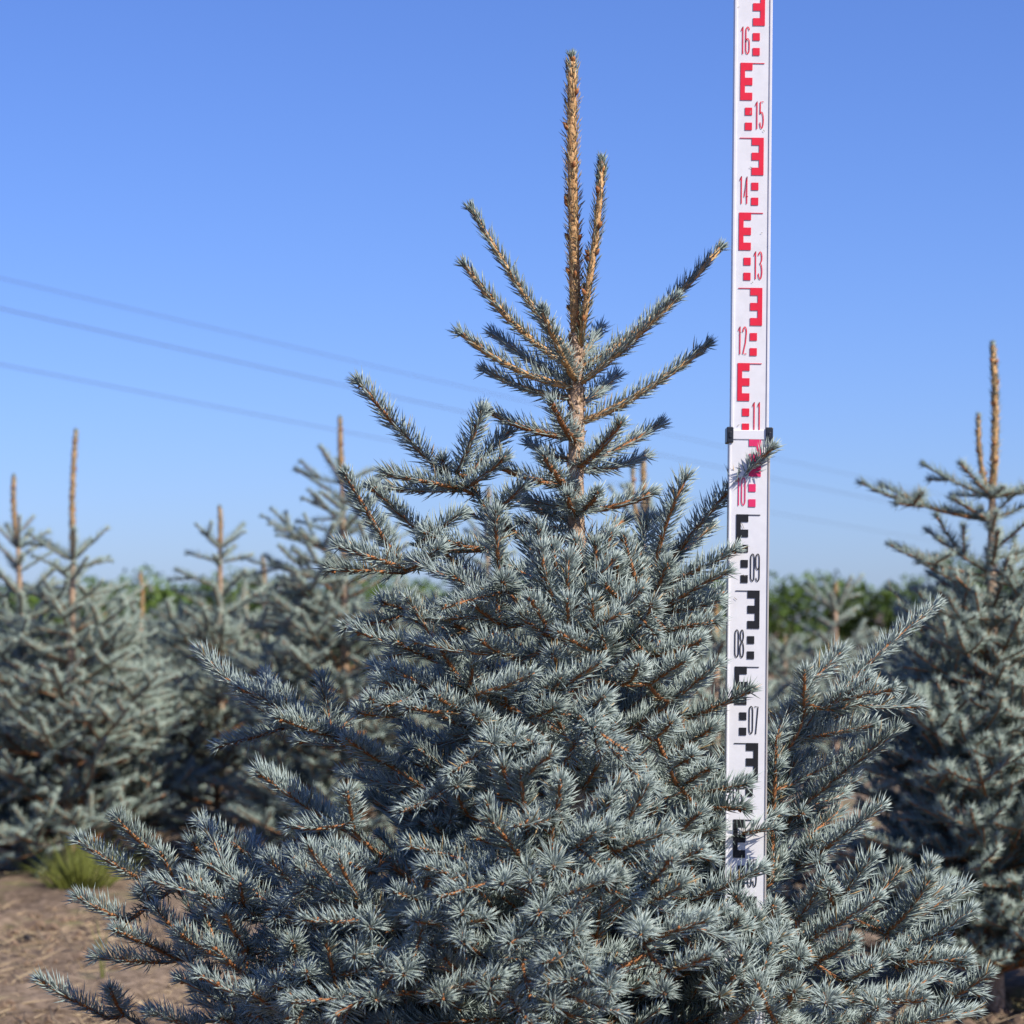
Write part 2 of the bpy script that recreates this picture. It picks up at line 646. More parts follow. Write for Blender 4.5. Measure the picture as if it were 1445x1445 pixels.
# ------------------------------------------------------------------ levelling staff
STAFF_Y = 3.40
M_WHITE = flat_mat('staff_white', (0.73, 0.715, 0.72), 0.42, 0.45, 0.08, 45)
M_ALU = flat_mat('staff_edge', (0.48, 0.44, 0.41), 0.4, 0.5, 0.12, 40)
M_RED = flat_mat('print_red', (0.74, 0.016, 0.045), 0.5, 0.35, 0.12, 120)
M_PINK = flat_mat('print_pink_red', (0.74, 0.03, 0.13), 0.5, 0.35, 0.12, 120)
M_BLACK = flat_mat('print_black', (0.012, 0.012, 0.014), 0.5, 0.35, 0.2, 120)
M_CLIP = flat_mat('clip_plastic', (0.018, 0.02, 0.026), 0.4, 0.5, 0.3, 200)
M_SCUFF = flat_mat('scuff_dirt', (0.33, 0.30, 0.27), 0.8, 0.2, 0.4, 200)


def box_obj(name, x0, x1, y0, y1, z0, z1, mat, parent, bevel=0.0):
    import bmesh
    bm = bmesh.new()
    bmesh.ops.create_cube(bm, size=1)
    for v in bm.verts:
        v.co = ((x0 + x1) / 2 + v.co.x * (x1 - x0), (y0 + y1) / 2 + v.co.y * (y1 - y0), (z0 + z1) / 2 + v.co.z * (z1 - z0))
    if bevel:
        bmesh.ops.bevel(bm, geom=list(bm.edges), offset=bevel, segments=2, affect='EDGES', profile=0.5)
    me = bpy.data.meshes.new(name)
    bm.to_mesh(me)
    bm.free()
    me.materials.append(mat)
    return link(name, me, parent)


def plate(g, x0, x1, z0, z1, y, th=0.0006):
    v = [(x, yy, z) for yy in (y, y - th) for x, z in ((x0, z0), (x1, z0), (x1, z1), (x0, z1))]
    g.add(v, [(0, 2, 1), (0, 3, 2), (4, 5, 6), (4, 6, 7), (0, 1, 5), (0, 5, 4), (1, 2, 6), (1, 6, 5), (2, 3, 7), (2, 7, 6), (3, 0, 4), (3, 4, 7)])


def arc(cx, cz, rx, rz, a0, a1, n=10):
    return [(cx + rx * math.cos(math.radians(a)), cz + rz * math.sin(math.radians(a))) for a in np.linspace(a0, a1, n)]


# tall condensed numerals in a cell 1 wide and 1 high
DIG = {
    '0': [arc(.5, .82, .42, .16, 0, 180) + arc(.5, .18, .42, .16, 180, 360) + [(.92, .82)]],
    '1': [[(.22, .84), (.60, .99), (.60, 0)]],
    '2': [arc(.5, .80, .42, .18, 180, -20) + [(.70, .42), (.10, .02), (.95, .02)]],
    '3': [arc(.46, .78, .42, .20, 160, -80) + [(.42, .56)], [(.42, .56)] + arc(.46, .28, .44, .28, 85, -165)],
    '4': [[(.68, 0), (.68, .98), (.06, .26), (.98, .26)]],
    '5': [[(.92, .98), (.16, .98), (.12, .56)] + arc(.48, .32, .44, .30, 130, -165)],
    '6': [[(.86, .86)] + arc(.5, .82, .42, .16, 20, 180) + arc(.5, .18, .42, .16, 180, 360) + arc(.5, .42, .42, .14, 0, 180)],
    '7': [[(.08, .97), (.94, .97), (.42, 0)]],
    '8': [arc(.5, .77, .38, .21, -90, 270, 18), arc(.5, .28, .44, .27, 90, 450, 18)],
    '9': [[(.14, .14)] + arc(.5, .18, .42, .16, 200, 360) + arc(.5, .82, .42, .16, 0, 180) + arc(.5, .58, .42, .14, 180, 360)],
}


def stroke(g, pts, w, y, th=0.0006):
    """flat print stroke in the x-z plane"""
    p = np.array(pts, float)
    t = nrm(np.gradient(p, axis=0))
    nn = np.stack([-t[:, 1], t[:, 0]], 1) * w / 2
    a, b = p + nn, p - nn
    k = len(p)
    v = [(q[0], y - th, q[1]) for q in a] + [(q[0], y - th, q[1]) for q in b]
    tr = []
    for i in range(k - 1):
        tr += [(i, k + i, k + i + 1), (i, k + i + 1, i + 1)]
    g.add(v, tr)


def build_staff():
    z09 = P(1056, 833, STAFF_Y)
    top = P(1064, 0, STAFF_Y)
    lean = math.atan2(top[0] - z09[0], top[2] - z09[2])
    bx = z09[0] - math.tan(lean) * z09[2]
    root = link('levelling_staff', None, None, (bx, STAFF_Y, 0))
    root.rotation_euler = (0, lean, 0)
    tag(root, 'white telescopic levelling staff with red and black decimetre marks standing in the spruce', 'measuring staff')
    # the print reads 0.9 at photo row 833; scale so that printed metres follow the photo rows
    za = z09[2]
    dm = (P(1056, 88, STAFF_Y)[2] - P(1056, 1048, STAFF_Y)[2]) / 9.0
    Z = lambda dmv: za + (dmv - 9.0) * dm
    ZC = P(1056, 616, STAFF_Y)[2]
    s = 1 / (F / STAFF_Y)
    lw, uw = 27.8 * s, 26.4 * s
    f0, f1 = 0.0, 0.0018
    box_obj('lower_section', -lw, lw, f0, 0.026, 0.0, ZC, M_WHITE, root, 0.0012)
    box_obj('upper_section', -uw, uw, f1, 0.0235, ZC - 0.2 * 0 + 0.0002, Z(20.4), M_WHITE, root, 0.0010)
    box_obj('foot_plate', -lw - 0.002, lw + 0.002, -0.002, 0.028, -0.004, 0.012, M_ALU, root, 0.001)
    for sx in (-1, 1):
        x = sx * (lw - 0.0012)
        box_obj('edge_rib', min(x, x + sx * 0.0022), max(x, x + sx * 0.0022), -0.0014, 0.0272, 0.013, ZC - 0.001, M_ALU if sx > 0 else M_WHITE, root, 0.0004)
        x = sx * (uw - 0.0030)
        box_obj('edge_rib', min(x, x + sx * 0.0034), max(x, x + sx * 0.0034), f1 - 0.0014, 0.0245, ZC + 0.012, Z(20.4) - 0.001, M_WHITE, root, 0.0005)
    box_obj('collar', -lw * 0.93, lw * 0.93, -0.0012, 0.027, ZC - 0.004, ZC + 0.0085, M_WHITE, root, 0.0008)
    for x0, x1 in ((-lw - 0.0045, -lw + 0.0042), (lw - 0.0050, lw + 0.0045)):
        box_obj('clip', x0, x1, -0.004, 0.030, ZC - 0.0085, ZC + 0.0125, M_CLIP, root, 0.0012)
        xm = (x0 + x1) / 2
        box_obj('clip_button', xm - 0.0016, xm + 0.0016, -0.0052, -0.0035, ZC - 0.002, ZC + 0.006, M_CLIP, root, 0.0006)
    cm = dm / 10
    for d in range(3, 20):
        left = (d % 2 == 1)
        y = (f0 if d < 11 else f1) - 0.00035
        mat = M_BLACK if d < 10 else (M_PINK if d == 10 else M_RED)
        zt = Z(d + 1)
        zmin = ZC + 0.0088 if d == 11 else -1
        g = Geo()
        e0, e1 = (-18 * s, -1 * s) if left else (-1 * s, 16 * s)
        stem = (e0, e0 + 6.4 * s) if left else (e1 - 6.4 * s, e1)
        for c in (0, 2, 4):
            b0, b1 = (stem[1], e1) if left else (e0, stem[0])
            plate(g, b0, b1, zt - (c + 1) * cm, zt - c * cm, y)
        plate(g, stem[0], stem[1], zt - 5 * cm, zt, y)
        link('graduation_mark', g.mesh('graduation_mark', [mat], False), root)
        for c in (6, 8):
            q0, q1 = (e1 - 10 * s, e1) if left else (e0, e0 + 10 * s)
            g = Geo()
            plate(g, q0, q1, max(zt - (c + 1) * cm, zmin), zt - c * cm, y)
            link('graduation_square', g.mesh('graduation_square', [mat], False), root)
        g = Geo()
        l0, l1 = (e1, 16 * s) if left else (-18 * s, e0)
        plate(g, l0, l1, zt - 0.0011, zt - 0.0002, y)
        link('decimetre_line', g.mesh('decimetre_line', [M_BLACK if d in (8, 9) or d < 8 else mat], False), root)
        x0 = 2.6 * s if left else -18.5 * s
        zb = zt - 8.85 * cm
        hh = 3.72 * cm
        g = Geo()
        if zb < zmin:
            pass
        for k, ch in enumerate('%02d' % d):
            for ln in DIG[ch]:
                pts = [(x0 + k * 7.3 * s + u * 5.7 * s, zb + w * hh) for u, w in ln]
                if zmin > 0:
                    pts = [(a, max(b, zmin)) for a, b in pts]
                stroke(g, pts, 1.45 * s, y)
        link('numeral', g.mesh('numeral', [mat], False), root)
    # a few scuffs on the face
    g = Geo()
    for (px, py, L, a) in ((1045, 470, 4, 60), (1059, 158, 5, 70), (1078, 184, 3, -50), (1075, 328, 2, 10), (1062, 398, 2, 20), (1042, 600, 3, 30), (1038, 845, 5, -40),
                           (1048, 742, 9, -65), (1050, 812, 4, -30), (1042, 10, 3, 10), (1060, 236, 4, -15)):
        q = P(px, py, STAFF_Y)
        x = q[0] - bx - math.tan(lean) * q[2]
        dx, dz = math.cos(math.radians(a)) * L * s / 2, math.sin(math.radians(a)) * L * s / 2
        y = (f0 if q[2] < ZC else f1) - 0.0007
        stroke(g, [(x - dx, q[2] - dz), (x + dx * .2, q[2] + dz * .1), (x + dx, q[2] + dz)], 0.9 * s, y)
    link('scuff', g.mesh('scuff', [M_SCUFF], False), root)


build_staff()

# ------------------------------------------------------------------ the measured blue spruce
TY = 3.47
TX = P(813, 700, TY)[0]
LIB = make_library((0.10, 0.18, 0.28, 0.38, 0.48, 0.58), 3, True, 1600, 0.0020, nl=0.0265, minl=0.08, step=.125)


def Rpx(py):
    return np.interp(py, [480, 560, 700, 790, 950, 1100, 1250, 1400, 1500], [90, 140, 190, 300, 430, 540, 620, 680, 700])


# (tip x, tip y, base x, base y, tip depth offset or None = on the cone's front, options)
TOPSHOOTS = [
    (666, 296, 806, 512, -.03), (657, 376, 806, 522, -.07), (766, 440, 808, 538, -.13), (652, 472, 806, 548, -.06), (697, 472, 806, 540, .10),
    (686, 524, 808, 562, .04), (1015, 352, 822, 525, .02), (953, 422, 824, 545, -.07), (995, 489, 820, 598, -.02), (847, 464, 823, 515, .10),
    (868, 531, 824, 572, .10), (693, 583, 808, 618, -.02), (779, 570, 810, 622, -.11), (929, 601, 818, 655, .03), (874, 600, 816, 660, -.10),
    (910, 645, 818, 664, .09), (748, 627, 808, 650, .07), (706, 660, 808, 688, -.05), (768, 646, 810, 692, -.12), (750, 706, 808, 712, .05),
    (918, 697, 816, 722, -.03), (738, 738, 808, 744, .03), (842, 697, 816, 722, -.11), (800, 700, 814, 722, -.10), (760, 752, 812, 760, -.06), (880, 735, 816, 765, .05),
    (725, 700, 806, 735, .11),
]
HERO = [
    # left upper branch with its fan of shoots
    (508, 541, 630, 672, -.02), (680, 581, 645, 668, -.06), (715, 613, 660, 672, .02), (709, 648, 656, 690, -.08), (547, 669, 646, 688, -.08),
    (553, 690, 646, 692, .03), (737, 688, 692, 726, -.10), (700, 727, 704, 795, -.28), (600, 752, 690, 775, -.12),
    # left branch below it
    (488, 671, 562, 790, -.10), (526, 689, 690, 830, -.04), (479, 772, 571, 802, -.16), (468, 804, 571, 808, -.08), (617, 776, 574, 804, -.16),
    (648, 727, 588, 770, -.10), (578, 849, 659, 976, -.30), (540, 850, 590, 862, -.14), (560, 905, 610, 930, -.22), (640, 812, 700, 850, -.26),
    (709, 822, 716, 838, -.34), (665, 850, 705, 880, -.30), (610, 860, 660, 890, -.22), (555, 945, 640, 985, -.30),
    # centre and right upper body
    (801, 790, 810, 888, -.30), (967, 676, 922, 815, -.12), (1088, 634, 958, 777, -.09), (1036, 777, 938, 826, -.09), (1024, 808, 945, 853, -.12),
    (1010, 848, 930, 865, -.10), (855, 826, 896, 855, -.30), (918, 853, 912, 866, -.34), (963, 934, 915, 965, -.30), (1008, 878, 940, 890, -.12),
    (1030, 835, 960, 850, .02), (880, 760, 900, 830, -.20), (915, 735, 900, 800, .04), (1000, 745, 930, 800, .06), (840, 770, 850, 850, -.26),
    (760, 800, 790, 870, -.30), (822, 800, 830, 860, -.22), (780, 775, 800, 850, -.24), (745, 770, 775, 845, -.16), (860, 800, 850, 870, -.18), (835, 850, 838, 900, -.34), (800, 850, 805, 900, -.35), (905, 800, 890, 860, -.16), (735, 870, 790, 905, -.32), (680, 905, 735, 930, -.34), (850, 900, 855, 930, -.36), (780, 925, 800, 945, -.36),
    (900, 940, 890, 960, -.36), (940, 800, 920, 850, -.22), (870, 795, 880, 845, -.27), (985, 905, 925, 925, -.18), (1010, 940, 950, 985, -.16),
    (1056, 975, 973, 1013, -.14), (945, 1022, 925, 1038, -.36), (975, 1068, 945, 1082, -.34), (1000, 1030, 950, 1060, -.2),
    # middle tier
    (617, 984, 660, 1008, None), (507, 1005, 560, 1010, None), (748, 953, 671, 980, None), (884, 1060, 815, 1010, None), (724, 1051, 722, 1038, None),
    (694, 1051, 696, 1038, None), (834, 1028, 828, 1015, None), (780, 1000, 740, 1010, None), (670, 1010, 690, 1030, None), (540, 960, 600, 985, None),
    (850, 985, 820, 1010, None), (790, 960, 770, 990, None), (285, 922, 400, 1004, .02), (395, 975, 440, 1030, .02), (455, 960, 468, 1040, .05),
    (415, 1012, 470, 1040, -.15), (475, 1040, 520, 1060, -.1), (445, 1030, 500, 1062, .1), (505, 1060, 560, 1085, -.2), (350, 990, 420, 1030, .1),
    # lower left tier
    (367, 1092, 484, 1170, None), (490, 1120, 500, 1175, None), (166, 1157, 226, 1208, None), (114, 1188, 198, 1241, None), (228, 1206, 255, 1260, None),
    (284, 1161, 371, 1221, None), (273, 1192, 300, 1226, None), (204, 1258, 214, 1270, None), (221, 1285, 347, 1362, None), (318, 1290, 350, 1340, None),
    (339, 1250, 348, 1285, None), (112, 1268, 180, 1300, -.05), (166, 1313, 215, 1335, -.15), (140, 1351, 230, 1358, -.05), (59, 1386, 150, 1436, None),
    (156, 1398, 175, 1432, None), (215, 1430, 290, 1455, None), (412, 1330, 418, 1345, None), (391, 1389, 396, 1405, None), (432, 1372, 438, 1388, None),
    (464, 1261, 535, 1292, None), (437, 1250, 500, 1275, None), (280, 1240, 292, 1295, None), (460, 1330, 475, 1395, None), (380, 1215, 430, 1260, None),
    (470, 1200, 520, 1230, None), (430, 1180, 470, 1215, .0), (355, 1400, 400, 1430, None), (300, 1335, 350, 1380, None), (255, 1320, 310, 1350, None),
    # front tier
    (735, 1090, 748, 1196, None), (690, 1156, 744, 1223, None), (579, 1194, 702, 1224, None), (911, 1112, 860, 1198, None), (836, 1177, 792, 1206, None),
    (938, 1175, 868, 1200, None), (709, 1247, 712, 1236, None), (781, 1224, 778, 1212, None), (810, 1319, 812, 1300, None), (903, 1313, 898, 1300, None),
    (652, 1289, 656, 1275, None), (530, 1412, 534, 1398, None), (625, 1410, 622, 1395, None), (522, 1310, 526, 1296, None), (937, 1403, 930, 1388, None),
    (644, 1110, 650, 1095, None), (709, 1083, 730, 1130, None), (860, 1130, 850, 1190, None), (790, 1105, 780, 1160, None), (870, 1240, 840, 1250, None),
    (860, 1170, 800, 1195, None), (600, 1225, 690, 1245, None), (760, 1290, 770, 1270, None), (720, 1330, 740, 1310, None), (830, 1370, 815, 1330, None),
    (590, 1300, 630, 1300, None), (560, 1260, 610, 1270, None), (500, 1350, 520, 1330, None), (690, 1400, 700, 1370, None), (780, 1420, 770, 1390, None),
    (860, 1400, 850, 1370, None), (960, 1250, 900, 1275, None), (994, 1300, 905, 1330, None), (985, 1200, 930, 1230, None), (1000, 1350, 940, 1370, None),
    (570, 1375, 580, 1350, None), (480, 1420, 500, 1400, None), (930, 1210, 900, 1260, None),
    # staff side
    (1050, 1107, 985, 1118, -.16), (1046, 1141, 985, 1140, -.18), (1071, 1228, 973, 1270, -.24), (1037, 1264, 1068, 1302, -.26), (1000, 1085, 960, 1110, -.25),
    (985, 1150, 950, 1175, -.28), (1010, 1170, 960, 1190, -.2), (1020, 1290, 960, 1310, -.34), (1050, 1310, 985, 1345, -.34), (1058, 1335, 1010, 1375, -.36), (1078, 1362, 1040, 1425, -.38), (1040, 1300, 1000, 1350, -.37), (1060, 1418, 1030, 1450, -.42), (1086, 1335, 1060, 1385, -.38), (1034, 1375, 1020, 1420, -.42), (1065, 1300, 1050, 1360, -.3), (1046, 1352, 1044, 1400, -.42),
    # right, behind the staff
    (1320, 855, 1165, 1000, .05), (1184, 923, 1140, 965, .03), (1135, 950, 1135, 1012, -.02), (1233, 968, 1190, 1000, .04), (1229, 1024, 1135, 1042, .0),
    (1263, 1032, 1118, 1148, -.03), (1120, 1073, 1090, 1156, .05), (1240, 1141, 1137, 1219, -.04), (1180, 1149, 1140, 1180, .05), (1150, 1010, 1110, 1060, .06),
    (1200, 1060, 1130, 1100, .06), (1160, 1110, 1105, 1180, .08), (1190, 990, 1140, 1045, .09), (1115, 1000, 1095, 1050, .03), (1200, 1100, 1130, 1165, .09),
    (1215, 1170, 1140, 1210, .10), (1105, 1205, 1090, 1245, .04), (1150, 1190, 1110, 1235, .0),
    # lower right
    (1229, 1213, 1170, 1285, -.05), (1237, 1268, 1138, 1328, -.15), (1312, 1221, 1275, 1285, .0), (1308, 1247, 1250, 1317, -.1), (1361, 1255, 1265, 1310, .02),
    (1367, 1289, 1258, 1347, -.12), (1359, 1353, 1268, 1358, -.15), (1391, 1377, 1325, 1423, -.18), (1161, 1240, 1125, 1298, -.08), (1067, 1387, 1095, 1444, -.42),
    (1097, 1326, 1094, 1312, -.36), (1127, 1353, 1122, 1338, -.34), (1165, 1417, 1160, 1402, -.38), (1237, 1424, 1228, 1410, -.36), (1016, 1407, 1010, 1392, -.44),
    (1200, 1330, 1150, 1360, -.22), (1290, 1400, 1220, 1420, -.25), (1330, 1330, 1270, 1370, -.1), (1190, 1290, 1130, 1330, -.1), (1270, 1225, 1215, 1290, .05),
    (1340, 1430, 1260, 1450, -.2), (1090, 1280, 1080, 1310, -.2), (1120, 1400, 1110, 1420, -.4), (1250, 1350, 1190, 1385, -.2),
]


def build_main_tree():
    base = np.array([TX, TY, 0.0])
    root = link('blue_spruce', None, None, base)
    tag(root, 'tall silvery blue spruce in sharp focus with a bare tan leader, beside the measuring staff', 'spruce tree', 'blue spruces in the nursery')
    # trunk
    tp = [np.array([TX + 0.01, TY, -0.03])] + [P(x, y, TY) for x, y in ((817, 1400), (818, 1150), (816, 900), (814, 780), (812, 660), (814, 600), (813, 550), (814, 500), (813, 470))]
    tp = np.array(tp)
    g = Geo()
    rr = np.interp(tp[:, 2], [0, .5, 0.95, 1.15, 1.26], [.030, .021, .0125, .0105, .0085])
    rr[0] = .034
    # resample for knots
    s = np.linspace(0, len(tp) - 1, 60)
    pts = np.stack([np.interp(s, np.arange(len(tp)), tp[:, k]) for k in range(3)], 1)
    rad = np.interp(s, np.arange(len(tp)), rr)
    tube(g, pts, rad, 4, 12, jitter=0.035)
    needles_along(g, pts[36:], 420, length=.011, width=.0016, ang0=34, ang1=30, tint=(.7, .3), comb=0, tuft=False, off=.0095, lowkeep=1)
    for k in range(90):
        i = random.randrange(32, 59)
        a = random.uniform(0, 6.28)
        o = np.array([math.cos(a), math.sin(a), 0])
        bud(g, pts[i] + o * rad[i] * .93 + UP * random.uniform(-.01, .01), nrm(o * .5 + UP), .007, .0022, 4)
    link('trunk', g.mesh('trunk', TREE_MATS, True, base), root)
    # leader and co-leader
    g = Geo()
    lp = np.array([P(x, y, TY) for x, y in ((813, 474), (811, 400), (809, 300), (807, 200), (807, 130), (807, 88))])
    leader_geo(g, lp,   .0080, .0062, dens=1500, length=0.0135, tint=(.72, .28))
    o = link('leader', g.mesh('leader', TREE_MATS, True, base), root)
    o['label'] = 'bare tan leading shoot with orange buds'
    g = Geo()
    cp = np.array([P(819, 488, TY - .005), P(828, 420, TY - .015), P(840, 340, TY - .02), P(846, 280, TY - .02), P(849, 234, TY - .02)])
    leader_geo(g, cp, .0050, .0044, dens=1200, length=0.0155, tint=(0.45, .4))
    link('leader', g.mesh('leader', TREE_MATS, True, base), root)

    def trunk_at(z):
        return np.array([np.interp(z, pts[:, 2], pts[:, 0]), np.interp(z, pts[:, 2], pts[:, 1]), z])

    # top whorls: each long shoot is a branch of its own
    for (tx, ty, bx, by, dy) in TOPSHOOTS:
        b = P(tx, ty, TY + dy)
        a = trunk_at(P(bx, by, TY)[2])
        L = np.linalg.norm(b - a)
        g = Geo()
        hgt = np.clip((560 - ty) / 250, 0, 1)
        sag = np.array([0, 0, -0.05 * L]) + rng.normal(0, .012, 3) * L
        shoot(g, a, b, bow=sag, r0=.0050 if L > .12 else .0040, r1=.0034, dens=1600, width=.0019, jit=8, lowkeep=.6, wmat=(3 if hgt > .1 else 0), length=.0265 - .0045 * hgt, ang0=62 - 6 * hgt, ang1=30,
              tint=(0.02 + .14 * hgt, .28), comb=.35)
        link('branch', g.mesh('branch', TREE_MATS, True, base), root)

    # shoots of the body
    nodes = []          # (point, radial distance, branch index)
    branches = []       # dict(wood Geo, needles Geo, shoots [Geo])
    items = []
    sc = F / TY
    for (tx, ty, bx, by, dy) in HERO:
        if dy is None:
            R = Rpx(ty) / sc
            xo = (tx - 815) / sc
            dyt = -math.sqrt(max((R * 0.96) ** 2 - xo * xo, 0.0016))
            b = P(tx, ty, TY + dyt)
        else:
            b = P(tx, ty, TY + dy)
        pl = math.hypot(tx - bx, ty - by) / sc
        want = max(0.075, pl * 1.12)
        depth = math.sqrt(max(want ** 2 - pl ** 2, 0.0004))
        # base lies further in towards the trunk
        yb = b[1] + depth if b[1] < TY + .02 else b[1] - depth * 0.5
        a = P(bx, by, yb)
        items.append((math.hypot(a[0] - TX, a[1] - TY), a, b))
    items.sort(key=lambda q: q[0])
    for rad_a, a, b in items:
        best, bd = None, 0.15
        for (p, r, bi) in nodes:
            d = np.linalg.norm(p - a)
            if d < bd and r < rad_a + 0.01 and p[2] < a[2] + 0.03:
                best, bd = (p, r, bi), d
        if best is None:
            z0 = max(a[2] - 0.42 * rad_a, 0.10)
            st = trunk_at(z0)
            br = {'w': Geo(), 'n': Geo(), 's': []}
            branches.append(br)
            bi = len(branches) - 1
            w0 = 0.0042 + 0.009 * rad_a
        else:
            st, _, bi = best
            br = branches[bi]
            w0 = 0.0034
        dist = np.linalg.norm(a - st)
        if dist > 0.004:
            bow = np.array([0, 0, -0.06 * dist]) + rng.normal(0, .015, 3) * dist
            # keep connectors from running through the staff
            sx = P(1050, 1100, STAFF_Y)[0]
            if (st[0] - sx) * (a[0] - sx) < 0 and best is None:
                bow = bow + np.array([0, 0.05, 0])
            cp_ = curve(st, a, bow, 9)
            tube(br['w'], cp_, np.linspace(w0, .0024, 9), 0, 6, jitter=.06)
            s0 = 0.0 if best is not None else max(0.0, 1 - 0.3 / max(dist, .3))
            needles_along(br['n'], cp_, 1300, length=.0205, width=.0018, tint=(.2, .4), hi=True, s0=s0, tuft=False)
            for k in range(2, 9):
                nodes.append((cp_[k], math.hypot(cp_[k][0] - TX, cp_[k][1] - TY), bi))
            # side sprays on the connector
            if dist > 0.1 and not (0.06 < a[0] - TX < 0.32 and a[2] > .38):
                tv = nrm(a - st)
                sd = nrm(np.cross(tv, UP))
                for k in range(int(dist / 0.13)):
                    f = random.uniform(.3, .97)
                    p = cp_[int(f * 8)]
                    q = tv * .7 + sd * random.choice([-1, 1]) * .75 + UP * random.gauss(-.02, .25)
                    grow(br['n'], p, q, random.uniform(.075, .11), 3, True, 1600, .0020, nl=.0255)
        L = np.linalg.norm(b - a)
        g = Geo()
        old = random.random()
        shoot(g, a, b, r0=.0031, r1=.0023, dens=random.uniform(1700, 2100), width=.0020, lowkeep=.55, length=random.uniform(.0250, .0300), ang0=70, ang1=46, jit=8, tint=(random.choice([0, 0, 0, .04, .10, .18]), .2))
        br['s'].append(g)
        if a[2] < 0.93:      # smaller sprays crowding round the foot of the shoot
            tv = nrm(b - a)
            sd = nrm(np.cross(tv, UP))
            off_ = abs(a[0] - TX)
            nearstaff = 0.06 < a[0] - TX < 0.32 and a[2] > .38
            for k in range(0 if (off_ > .42 or nearstaff) else 1):
                q = tv * .6 + sd * random.uniform(-1, 1) + UP * random.gauss(-.25, .3)
                grow(br['n'], a + tv * random.uniform(-.02, .3) * L, q, random.uniform(.085, .12), 3, True, 1600, .0020, nl=.0255)
        if L > 0.12:
            tv = nrm(b - a)
            sd = nrm(np.cross(tv, UP))
            if random.random() < .6:
                for sg in (-1, 1):
                    if random.random() < .55:
                        q = tv * .75 + sd * sg * .65 + UP * random.gauss(-.1, .15)
                        g2 = Geo()
                        e = a + nrm(q) * random.uniform(.05, .075)
                        shoot(g2, a, e, dens=1350, width=.0019, length=.025, r0=.0028, r1=.0021, lowkeep=.4, tint=(.0, .25))
                        br['s'].append(g2)
    ns = 0
    for br in branches:
        bo = link('branch', br['w'].mesh('branch', TREE_MATS, True, base), root)
        if br['n'].n:
            no = link('needles', br['n'].mesh('needles', TREE_MATS, True, base), bo)
            no['kind'] = 'stuff'
        for g in br['s']:
            link('shoot', g.mesh('shoot', TREE_MATS, True, base), bo)
            ns += 1
    # fill: whorled boughs out of the trunk that make the mass behind the named shoots
    nb = 0
    z = 0.10
    sx = P(1050, 1100, STAFF_Y)[0] - TX
    sy = STAFF_Y - TY
    stang = math.atan2(sy, sx)
    while z < 0.80:
        n = 14
        a0 = random.uniform(0, 6.28)
        for k in range(n):
            yaw = a0 + k * 6.283 / n + random.gauss(0, .12)
            zz = z + random.uniform(-.022, .022)
            ptch = random.gauss(math.radians(14 + 20 * zz), math.radians(6))
            # reach so that the tip stays inside the outline
            Rm = lambda h: Rpx(880 - (h - .87) * sc) / sc
            L = 0.5
            for _ in range(6):
                L = (0.68 - 0.22 * max(0.0, -math.sin(yaw))) * Rm(zz + L * math.sin(ptch + .25)) / math.cos(ptch)
            L *= random.uniform(.78, 1.0)
            L = min(L, .60)
            da = (yaw - stang + math.pi) % (2 * math.pi) - math.pi
            if abs(da) < .42:
                L = min(L, .13)
            if -1.6 < da < 0 and zz + .12 > .28:
                L = min(L, max(.1, (sx - .10) / max(math.cos(yaw), .2)))
            place_branch(root, LIB, trunk_at(zz) - base, yaw, ptch, L, random.gauss(0, .15))
            nb += 1
        z += 0.138
    for k in range(12):      # low skirt on the right, under and before the staff's foot
        place_branch(root, LIB, trunk_at(.06 + .010 * k) - base, math.radians(-62 + 7.6 * (k * 5 % 12)), math.radians(random.uniform(-4, 4)), random.uniform(.42, .54), random.gauss(0, .12))
    for k in range(9):      # low, right and behind
        place_branch(root, LIB, trunk_at(.10 + .025 * k) - base, math.radians(2 + 6 * (k * 5 % 9)), math.radians(random.uniform(0, 9)), random.uniform(.40, .52), random.gauss(0, .12))
    for k in range(6):      # behind the staff
        place_branch(root, LIB, trunk_at(.26 + .05 * k) - base, math.radians(14 + 5 * (k * 5 % 6)), math.radians(random.uniform(10, 18)), random.uniform(.34, .42), random.gauss(0, .12))
    for k in range(8):      # shaded boughs on the left flank
        place_branch(root, LIB, trunk_at(.42 + .035 * k) - base, math.radians(158 + 11 * (k * 3 % 8) - 30), math.radians(random.uniform(8, 16)), random.uniform(.30, .38) - .01 * k, random.gauss(0, .12))
    for k in range(17):      # low skirt on the left
        place_branch(root, LIB, trunk_at(.10 + .019 * k) - base, math.radians(148 + 6.5 * (k * 5 % 17)), math.radians(random.uniform(0, 9)), random.uniform(.50, .62), random.gauss(0, .12))
    print('main tree shoots', ns, 'hero branches', len(branches), 'fill', nb)


build_main_tree()

# ------------------------------------------------------------------ spruces behind
BLIB = make_library((0.10, 0.16, 0.26, 0.36, 0.48), 4, False, 1000, 0.0028, step=0.125, nl=0.027, minl=0.07, mats=[M_TWIG, M_NEEDLE_GREEN, M_BUD, M_LEAD, M_BARK])


